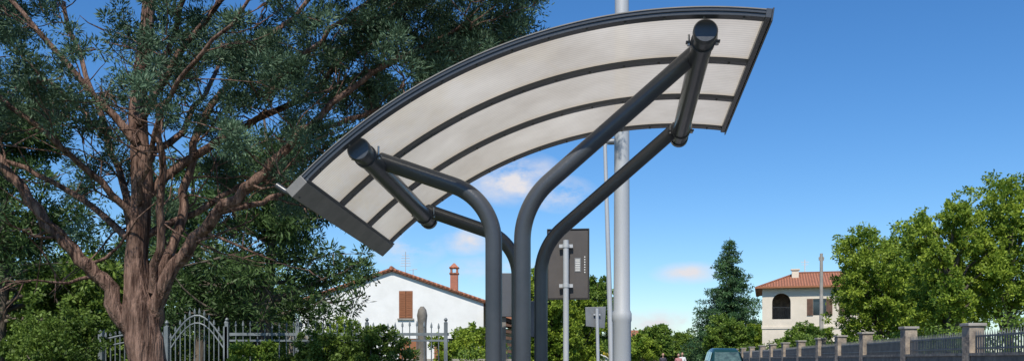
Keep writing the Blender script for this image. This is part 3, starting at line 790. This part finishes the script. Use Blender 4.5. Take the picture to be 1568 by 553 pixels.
def big_cypress():
    bx, by = -3.60, 8.6
    e = empty('cypress_tree', (bx, by, 0))
    b = MB(); cen = []; rad = []
    def W(p): return Vector((bx+p[0], by+p[1], p[2]))
    tr = smoothpath([W(p) for p in [(0.12,0,-.1),(.08,0,.7),(.04,0,1.3),(-.02,0,1.75),(-.08,.03,2.3),(-.03,.05,3.0),(-.08,.08,3.8),(0,.1,4.6),(.08,.1,6),(.1,0,7.2)]], 8)
    rr = np.interp(np.linspace(0,1,len(tr)), [0,.11,.22,.33,.42,.55,.7,.85,1], [.27,.205,.175,.165,.11,.095,.075,.05,.02])
    rr = [r*(1+.04*math.sin(i*1.1)) for i, r in enumerate(rr)]
    b.tube(tr, rr, 36, rough=.055)
    for k in range(5):
        a = k*1.25+.3
        pts = [W((math.cos(a)*q+.08*(1-z/2), math.sin(a)*q, z)) for z, q in ((0,.20),(.4,.155),(.9,.125),(1.5,.11),(1.95,.06))]
        b.tube(smoothpath(pts,4), list(np.interp(np.linspace(0,1,17),[0,.5,1],[.075,.05,.02])), 10, rough=.06)
    limbs = [
        ([(-.06,0,1.50),(-.36,-.1,2.05),(-.74,-.2,2.5),(-1.2,-.3,3.15),(-1.75,-.3,3.7),(-2.4,-.4,4.2)], .09, .02),
        ([(-.05,0,2.0),(-.32,.4,2.8),(-.8,.8,3.9),(-1.3,1,5.2)], .055, .02),
        ([(.06,0,1.55),(.3,-.1,2.1),(.72,-.2,2.62),(1.22,-.3,3.02),(1.6,-.3,3.42),(2.3,-.3,4.0),(3.2,-.2,4.5)], .085, .015),
        ([(.04,0,1.85),(.28,.2,2.7),(.42,.3,3.6),(.9,.5,4.4),(1.7,.7,5.3)], .06, .02),
        ([(.12,-.05,1.95),(.30,-.3,2.9),(.36,-.45,3.9),(.8,-.6,5)], .045, .02),
        ([(-.02,.1,2.9),(.6,.3,3.5),(1.5,.5,4.0),(2.6,.5,4.5),(3.6,.4,4.9)], .05, .012),
        ([(-.03,0,2.6),(-.5,-.4,3.2),(-1.1,-.8,3.7),(-1.9,-1,4.1)], .04, .012),
        ([(-.04,.1,3.2),(.2,.9,4),(.3,1.7,5)], .045, .015),
        ([(-.05,0,3.4),(-.8,-.2,4.3),(-1.6,-.3,5.2)], .045, .012),
        ([(-.04,0,3.6),(.7,-.3,4.5),(1.7,-.5,5.2)], .045, .012),
        ([(-.05,.05,2.4),(-.9,.3,3.0),(-1.9,.5,3.5),(-2.8,.6,4.0)], .04, .012),
        ([(-.02,.05,2.5),(.6,.6,3.0),(1.3,1.1,3.5),(2.2,1.3,4.1)], .04, .012),
        ([(0,.1,5),(1,.1,6),(1.8,.2,6.6)], .04, .012), ([(0,.1,5),(-1,.1,6),(-1.8,.2,6.5)], .04, .012),
        ([(-.02,-.05,2.8),(.35,-.5,3.5),(.9,-.9,4.0),(1.5,-1.1,4.5)], .03, .012),
        ([(1.5,.5,4.0),(2.3,.2,4.6),(3.1,.1,5.0),(4.0,.2,5.2)], .03, .012),
        ([(1.2,.1,3.9),(1.9,-.3,4.4),(2.7,-.5,4.75),(3.5,-.5,4.9)], .03, .010),
        ([(.8,-.2,2.7),(1.2,.2,2.9),(1.7,.4,3.2),(2.3,.5,3.6)], .035, .010),
        ([(1.6,-.3,3.42),(2.1,.1,3.7),(2.7,.3,4.0),(3.4,.3,4.4)], .03, .010),
        ([(-.7,.7,3.7),(-1.3,.9,4.2),(-2.0,1.0,4.9)], .03, .012),
    ]
    def ok(p):
        x = p.x-bx; z = p.z
        if x > 1.3 and z < 3.0+(x-1.3)*.52: return False
        if 0.1 < x <= 1.3 and z < 2.9: return False
        if x <= 0.1 and z < 2.5: return False
        if p.y < 6.8: return False
        if -.36 < x < .26 and p.y < by+.3 and z < 3.9: return False
        if p.y < by and z < 3.0 and -1.0 < x: return False
        if p.y < by+.3 and .1 < x < .7 and z < 3.5: return False
        # natural openings between the foliage pads
        if mnoise.noise(Vector((p.x*1.25+3.1, p.y*.5, p.z*1.5))) < -0.10 and x < 2.4: return False
        return True
    cb = Vector((bx, by, 4.0))
    for li, (pts, r0, r1) in enumerate(limbs):
        P = smoothpath([W(p) for p in pts], 6)
        P = [p+Vector((random.gauss(0,.020),random.gauss(0,.020),random.gauss(0,.012)))*(i>1) for i,p in enumerate(P)]
        b.tube(P, [r0+(r1-r0)*(i/(len(P)-1))**.8 for i in range(len(P))], 14, rough=.05)
        length = sum((P[i+1]-P[i]).length for i in range(len(P)-1))
        dens = 6.0 if li in (5,15,16,17,18) else 4.4
        ns = int(length*dens)
        for s in range(ns):
            t = .22+.78*(s+random.random()*.5)/ns
            p, d = interp(P, min(t,.999))
            out = (p-cb); out.z *= .3
            if out.length > 0: out.normalize()
            dd = d*.35+out*.35+Vector((random.gauss(0,.7),random.gauss(0,.7),random.gauss(.15,.45)))
            L2 = random.uniform(.5,1.25)*(1.15-.4*t)
            Q = wobble_path(p, dd, L2, 6, .22, .03)
            rs = max(.007, (r0+(r1-r0)*t)*.26)
            b.tube(Q, [rs*(1-i/7.2) for i in range(7)], 6, cap=False)
            for q in range(int(L2*4.5)+1):
                tt = .35+.65*random.random()
                p2, d2 = interp(Q, min(tt,.999))
                dd2 = d2*.6+Vector((random.gauss(0,.7),random.gauss(0,.7),random.gauss(.05,.5)))
                L3 = random.uniform(.18,.5)
                Z = wobble_path(p2, dd2, L3, 3, .25)
                if ok(Z[-1]) or random.random() < .4:
                    b.tube(Z, [.008,.006,.004,.002], 4, cap=False)
                for c in (Z[-1], Z[2]):
                    if ok(c) and random.random() < .85:
                        cen.append(c); rad.append(random.uniform(.06,.15))
                        if random.random() < .5:
                            c2 = c+Vector((random.gauss(0,.08),random.gauss(0,.08),random.gauss(.02,.06)))
                            cen.append(c2); rad.append(random.uniform(.05,.10))
            if ok(Q[-1]): cen.append(Q[-1]); rad.append(random.uniform(.10,.17))
    b.obj('trunk_and_limbs', [M_bark], e, smooth=True, angle=80)
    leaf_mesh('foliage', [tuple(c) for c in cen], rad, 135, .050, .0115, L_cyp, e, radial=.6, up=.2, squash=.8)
big_cypress()

def conifer_bg(name, bx, by, h, z0, R, nclump, seed, n=90, L=.11, W=.026, m=None, trunk=.16):
    random.seed(seed)
    e = empty(name, (bx, by, 0)); b = MB(); cen = []; rad = []
    tr = [Vector((bx+.1*math.sin(i*.9+seed), by, h*i/8)) for i in range(9)]
    b.tube(tr, [trunk*(1-i/9) for i in range(9)], 12)
    nb = nclump//9
    for k in range(nb):
        t = random.random(); z = z0+(h-z0)*t**1.1
        a = random.uniform(0, 2*math.pi)
        Rr = R*(1-.75*t**1.6)*random.uniform(.55,1.1)
        Q = wobble_path((bx,by,z-.3), (math.cos(a),math.sin(a),.22), Rr, 6, .14, .02)
        b.tube(Q, [.04*(1-i/7) for i in range(7)], 6, cap=False)
        for j in range(9):
            p, d = interp(Q, min(.999, .3+.7*random.random()))
            off = Vector((random.gauss(0,.25),random.gauss(0,.25),random.gauss(-.05,.14)))
            cen.append(p+off); rad.append(random.uniform(.12,.25))
            if random.random() < .4: b.tube([p, p+off], [.012,.005], 4, cap=False)
    b.obj('trunk_and_limbs', [M_bark2], e, smooth=True, angle=80)
    leaf_mesh('foliage', [tuple(c) for c in cen], rad, n, L, W, m or L_cypd, e, radial=.6, up=.1, squash=.7)
conifer_bg('pine_tree', -4.1, 14.8, 5.4, 2.1, 2.25, 400, 3)
conifer_bg('pine_tree', -9.0, 15.5, 6.4, 2.2, 2.5, 460, 4)
conifer_bg('pine_tree', -6.6, 18.5, 5.8, 2.2, 2.4, 360, 5)

def broad_tree(name, bx, by, h, z0, rx, ry, nl, m, seed, leaf=.11, n=70, ncl=26, trunk=.14, lob=.42):
    r = random.Random(seed); e = empty(name, (bx, by, 0)); b = MB(); cen=[]; rad=[]
    cz = (h+z0)/2; rz = (h-z0)/2
    b.tube([(bx,by,0),(bx+.05,by,z0*.6),(bx,by,z0+.2),(bx+.05,by,cz)], [trunk*1.2,trunk,trunk*.85,trunk*.4], 10)
    for i in range(nl):
        z = -0.8+1.7*(i+.5)/nl; w = math.sqrt(max(0.05,1-z*z*.9)); a = i*2.4+r.random()
        f = r.uniform(.45,.82)
        lc = Vector((bx+rx*w*f*math.cos(a), by+ry*w*f*math.sin(a), cz+rz*z*.78))
        lr = lob*min(rx,rz)*r.uniform(.6,1.15)
        b.tube([(bx,by,max(z0*.8,lc.z-1.4)),((bx+lc.x)/2,(by+lc.y)/2,lc.z-.4),tuple(lc)], [trunk*.4,trunk*.25,.01], 6, cap=False)
        for j in range(ncl):
            d = Vector((r.gauss(0,1),r.gauss(0,1),r.gauss(0,1))).normalized()*lr*r.uniform(.55,1.18)
            d.z *= .85
            cen.append(tuple(lc+d)); rad.append(lr*r.uniform(.14,.32))
    b.obj('trunk_and_limbs', [M_bark2], e, smooth=True, angle=80)
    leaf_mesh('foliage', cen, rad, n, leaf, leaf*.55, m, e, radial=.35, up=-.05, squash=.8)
broad_tree('linden_tree', 15.0, 36, 7.0, 1.5, 2.15, 2.2, 28, L_lime, 21, .12, 55)
broad_tree('linden_tree', 13.4, 27.0, 6.6, 1.5, 1.5, 1.6, 22, L_lime, 22, .10, 55)
broad_tree('linden_tree', 15.5, 27.5, 7.6, 1.5, 1.6, 1.8, 24, L_lime, 23, .10, 55)
broad_tree('linden_tree', 18.0, 38, 6.4, 1.5, 2.3, 2.0, 20, L_lime, 24, .13, 50)
broad_tree('garden_shrub', 17.3, 52, 3.6, .5, 1.4, 1.2, 12, L_mid, 25, .14, 45)
broad_tree('garden_shrub', 19.5, 60, 3.2, .4, 1.8, 1.2, 12, L_mid, 26, .14, 45)
broad_tree('garden_shrub', 22.0, 60, 3.6, .4, 2.0, 1.2, 12, L_lime, 27, .14, 45)
def hedge(name, x0, y0, x1, y1, h, w, m, seed, leaf=.1, dens=10, n=60):
    r = random.Random(seed); L = math.hypot(x1-x0, y1-y0); N = int(L*dens); cen=[]; rad=[]
    e = empty(name, ((x0+x1)/2,(y0+y1)/2,0))
    for i in range(N):
        t = r.random(); z = r.uniform(.15, h*(1+.12*math.sin(t*L*1.3+seed)))
        cen.append((x0+(x1-x0)*t+r.uniform(-w,w), y0+(y1-y0)*t+r.uniform(-w,w), z)); rad.append(r.uniform(.16,.32))
    b = MB()
    for i in range(max(3,int(L*1.5))):
        t = (i+.5)/max(3,int(L*1.5)); x = x0+(x1-x0)*t; y = y0+(y1-y0)*t
        b.tube([(x,y,0),(x+r.uniform(-.2,.2),y,h*.5),(x+r.uniform(-.3,.3),y,h*.9)],[.03,.02,.005],5,cap=False)
    b.obj('stems',[M_bark2],e)
    leaf_mesh('foliage', cen, rad, n, leaf, leaf*.55, m, e, radial=.4)
hedge('hedge', WX(14)+1.1, 14, WX(44)+1.1, 44, 2.1, .5, L_mid, 31, .1, 18, 36)
hedge('hedge', WX(44)+1.2, 44, WX(80)+1.2, 80, 2.3, .6, L_bg, 32, .14, 12, 32)

def spruce(name, bx, by, h, R, seed):
    r = random.Random(seed); e = empty(name,(bx,by,0)); b = MB(); cen=[]; rad=[]
    b.tube([(bx,by,0),(bx,by,h*.5),(bx,by,h)],[.22,.13,.015],10)
    z = 1.2
    while z < h-.15:
        t = (z-1.2)/(h-1.2); Rl = R*(1-t)**.85
        nb = max(5,int(13*(1-t)+4))
        for k in range(nb):
            a = r.uniform(0,6.283); Lb = Rl*r.uniform(.5,1.2)+.10
            steps = max(1,int(Lb/.30))
            tip = (bx+Lb*math.cos(a),by+Lb*math.sin(a),z-.22*Lb)
            b.tube([(bx,by,z),((bx+tip[0])/2,(by+tip[1])/2,z-.18*Lb),tip],[.03,.02,.005],4,cap=False)
            for s in range(steps+1):
                f = (s+.6)/(steps+.6); ll = Lb*f
                cen.append((bx+ll*math.cos(a)+r.gauss(0,.08),by+ll*math.sin(a)+r.gauss(0,.08),z-.30*ll+.14*ll*f)); rad.append(.14+.14*(1-t))
        z += .40+.14*(1-t)
    b.obj('trunk_and_branches',[M_bark2],e)
    leaf_mesh('foliage', cen, rad, 28, .26, .08, L_spr, e, radial=.7, up=-.12, squash=.5)
spruce('spruce_tree', 21.0, 85, 13.1, 4.6, 41)
broad_tree('garden_tree', 19.6, 80, 5.2, .6, 2.4, 1.6, 18, L_mid, 42, .2, 45)
broad_tree('garden_tree', 23.2, 82, 4.8, .6, 2.2, 1.4, 16, L_lime, 43, .2, 45)

broad_tree('laurel_tree', 0.95, 22, 4.0, .5, .72, .6, 24, L_lime, 51, .08, 65, 26, .07, .55)
broad_tree('laurel_tree', 1.75, 23, 3.2, .4, .6, .6, 16, L_lime, 52, .08, 65, 24, .07, .5)
broad_tree('garden_tree', 2.75, 29, 4.4, .6, .75, .7, 16, L_mid, 53, .09, 60, 24, .07, .5)
hedge('hedge', -1.7, 24.5, 3.0, 26.0, 1.75, .5, L_mid, 54, .08, 26, 50)
broad_tree('garden_tree', -1.3, 30, 2.6, .4, .9, .7, 12, L_lime, 55, .09, 60, 24, .06, .5)

broad_tree('rose_bush', -1.95, 13.1, 1.95, .2, .6, .35, 16, L_bg, 61, .05, 55, 22, .03, .45)
broad_tree('rose_bush', -2.9, 13.2, 1.85, .2, .6, .3, 16, L_bg, 66, .05, 55, 22, .03, .45)
broad_tree('rose_bush', -3.9, 13.3, 1.70, .2, .5, .3, 14, L_mid, 68, .05, 55, 22, .03, .45)
broad_tree('rose_bush', -2.75, 15.2, 1.85, .2, .5, .35, 12, L_mid, 62, .05, 55, 22, .03, .45)
broad_tree('garden_shrub', -6.2, 31, 3.0, .3, .9, .8, 12, L_lime, 63, .09, 55, 22, .05, .45)
broad_tree('garden_shrub', -8.0, 30, 3.2, .3, 1.2, .8, 12, L_mid, 64, .09, 55, 22, .05, .45)
broad_tree('rose_bush', -1.2, 15.5, 1.9, .2, .3, .3, 10, L_lime, 65, .05, 55, 20, .03, .45)
broad_tree('garden_shrub', -6.7, 13.2, 2.2, .2, .8, .4, 16, L_bg, 67, .05, 55, 22, .03, .45)

for i, (x, y, h, rx, mm) in enumerate([(-12.5,22,5.2,2.6,L_bg),(-10.0,24,4.4,2.2,L_mid),(-15.5,24,6.5,3.0,L_bg),(-7.9,25,4.6,2.0,L_bg),(-13,17,3.4,1.8,L_bg),(-9.2,18.5,3.1,1.5,L_mid),(-6.3,21,3.4,1.3,L_bg),(-8.0,17,2.6,1.2,L_mid),(-7.3,14.8,3.0,1.0,L_bg)]):
    broad_tree('garden_tree', x, y, h, .6, rx, rx*.8, 16, mm, 70+i, .09, 50, 24, .1)
hedge('hedge', -14, 19.5, -4.6, 20.5, 2.0, .6, L_bg, 77, .09, 26, 40)

def distant():
    r = random.Random(5); cen=[]; rad=[]
    for i in range(260):
        x = r.uniform(10,80); y = r.uniform(150,230); R = r.uniform(2,4.5)
        for j in range(9):
            cen.append((x+r.gauss(0,R*.5),y+r.gauss(0,R*.5),R*r.uniform(.15,1.5))); rad.append(R*.45)
    for i in range(240):
        x = r.uniform(-120,10); y = r.uniform(110,200); R = r.uniform(2,4)
        for j in range(8):
            cen.append((x+r.gauss(0,R*.5),y+r.gauss(0,R*.5),R*r.uniform(.15,1.3))); rad.append(R*.45)
    e = empty('distant_trees',(0,180,0))
    leaf_mesh('foliage', cen, rad, 28, .9, .5, L_far, e, radial=.3)
distant()
broad_tree('roadside_tree', 19.2, 118, 6.2, .8, 2.6, 2, 14, L_mid, 91, .3, 50, 22)
broad_tree('roadside_tree', 16.6, 112, 4.6, .8, 2.2, 2, 12, L_lime, 92, .28, 50, 22)
broad_tree('roadside_tree', 23.0, 122, 5.0, .8, 2.6, 2, 12, L_mid, 93, .3, 50, 22)
e = empty('farmhouse', (26.5,175,0))
b = MB(); b.box(22.5,29,175,182,0,5.6); b.obj('walls',[M_plaster2],e)
b = MB(); b.hexa([(22,174.5,5.6),(29.5,174.5,5.6),(29.5,182.5,5.6),(22,182.5,5.6),(24,178,7.2),(27.5,178,7.2),(27.5,179,7.2),(24,179,7.2)]); b.obj('roof',[M_tilex],e)
b = MB()
for x in (23.3,25.2,27.1): b.box(x,x+.8,174.9,174.99,2.8,4.2)
b.obj('windows',[M_glass],e)

# ------------------------------------------------------------------ sky and sun
sunv = Vector((-0.17, -0.88, 0)).normalized(); el = math.radians(50)
sv = Vector((sunv.x*math.cos(el), sunv.y*math.cos(el), math.sin(el)))
w = bpy.data.worlds.new('World'); scene.world = w; w.use_nodes = True
nt = w.node_tree; nt.nodes.clear()
out = nt.nodes.new('ShaderNodeOutputWorld'); bg = nt.nodes.new('ShaderNodeBackground')
sky = nt.nodes.new('ShaderNodeTexSky'); sky.sky_type = 'NISHITA'; sky.sun_disc = False
sky.sun_elevation = el; sky.sun_rotation = math.atan2(sv.x, sv.y)
sky.air_density = 1.1; sky.dust_density = 0.25; sky.ozone_density = 3.5; sky.altitude = 500
bg.inputs['Strength'].default_value = 0.13
tc = nt.nodes.new('ShaderNodeTexCoord')
hs = nt.nodes.new('ShaderNodeHueSaturation'); hs.inputs['Saturation'].default_value = 1.25
nt.links.new(sky.outputs[0], hs.inputs['Color'])
tint = nt.nodes.new('ShaderNodeMix'); tint.data_type='RGBA'; tint.blend_type='MULTIPLY'; tint.inputs[0].default_value=1.0
nt.links.new(hs.outputs[0], tint.inputs[6]); tint.inputs[7].default_value=(.82,.93,1.06,1)
n = nt.nodes.new('ShaderNodeTexNoise'); n.inputs['Scale'].default_value = 16; n.inputs['Detail'].default_value = 8; n.inputs['Roughness'].default_value = .6
mp = nt.nodes.new('ShaderNodeMapping'); mp.inputs['Scale'].default_value = (1,1,1.8)
nt.links.new(tc.outputs['Generated'], mp.inputs[0]); nt.links.new(mp.outputs[0], n.inputs['Vector'])
clouds = [(0.00,.205,.065,.033,1.0),(.055,.187,.045,.022,.9),(-.05,.135,.035,.02,.8),(.20,.098,.045,.014,.7),(.17,.042,.07,.018,.8),(-.12,.13,.05,.03,.7),(-.02,.10,.07,.02,.6)]
prev = None
for (a_, b_, ra, rb, st) in clouds:
    c = Vector((a_,1,b_)).normalized()
    s1 = nt.nodes.new('ShaderNodeVectorMath'); s1.operation='SUBTRACT'; s1.inputs[1].default_value = c
    nt.links.new(tc.outputs['Generated'], s1.inputs[0])
    s2 = nt.nodes.new('ShaderNodeVectorMath'); s2.operation='MULTIPLY'; s2.inputs[1].default_value = (1/ra,3,1/rb)
    nt.links.new(s1.outputs[0], s2.inputs[0])
    s3 = nt.nodes.new('ShaderNodeVectorMath'); s3.operation='LENGTH'; nt.links.new(s2.outputs[0], s3.inputs[0])
    s4 = nt.nodes.new('ShaderNodeMapRange'); s4.inputs[1].default_value=1.0; s4.inputs[2].default_value=0.0; s4.inputs[3].default_value=0; s4.inputs[4].default_value=st
    nt.links.new(s3.outputs['Value'], s4.inputs[0])
    if prev is None: prev = s4.outputs[0]
    else:
        mm = nt.nodes.new('ShaderNodeMath'); mm.operation='MAXIMUM'; nt.links.new(prev, mm.inputs[0]); nt.links.new(s4.outputs[0], mm.inputs[1]); prev = mm.outputs[0]
ml = nt.nodes.new('ShaderNodeMapRange'); ml.inputs[1].default_value=.38; ml.inputs[2].default_value=.72; ml.inputs[3].default_value=0; ml.inputs[4].default_value=2.2
nt.links.new(n.outputs['Fac'], ml.inputs[0])
mu = nt.nodes.new('ShaderNodeMath'); mu.operation='MULTIPLY'; mu.use_clamp=True
nt.links.new(prev, mu.inputs[0]); nt.links.new(ml.outputs[0], mu.inputs[1])
mx = nt.nodes.new('ShaderNodeMix'); mx.data_type='RGBA'
nt.links.new(mu.outputs[0], mx.inputs[0]); nt.links.new(tint.outputs[2], mx.inputs[6]); mx.inputs[7].default_value=(6.0,5.9,6.2,1)
nt.links.new(mx.outputs[2], bg.inputs[0]); nt.links.new(bg.outputs[0], out.inputs[0])

sl = bpy.data.lights.new('sun','SUN'); sl.energy = 5.0; sl.angle = math.radians(.5); sl.color = (1,.94,.84)
so = bpy.data.objects.new('sun', sl); so.rotation_euler = (-sv).to_track_quat('-Z','Y').to_euler(); so.location=(0,0,20)
scene.collection.objects.link(so)

cam = bpy.data.cameras.new('camera'); co = bpy.data.objects.new('camera', cam); scene.collection.objects.link(co)
co.location = (0,0,1.3); co.rotation_euler = (math.radians(90),0,0)
cam.sensor_width = 36; cam.lens = 36*1350/1568; cam.shift_y = 273.5/1568; cam.clip_end = 4000; cam.clip_start = .05
scene.camera = co
scene.view_settings.view_transform = 'Standard'; scene.view_settings.look = 'None'; scene.view_settings.exposure = 0
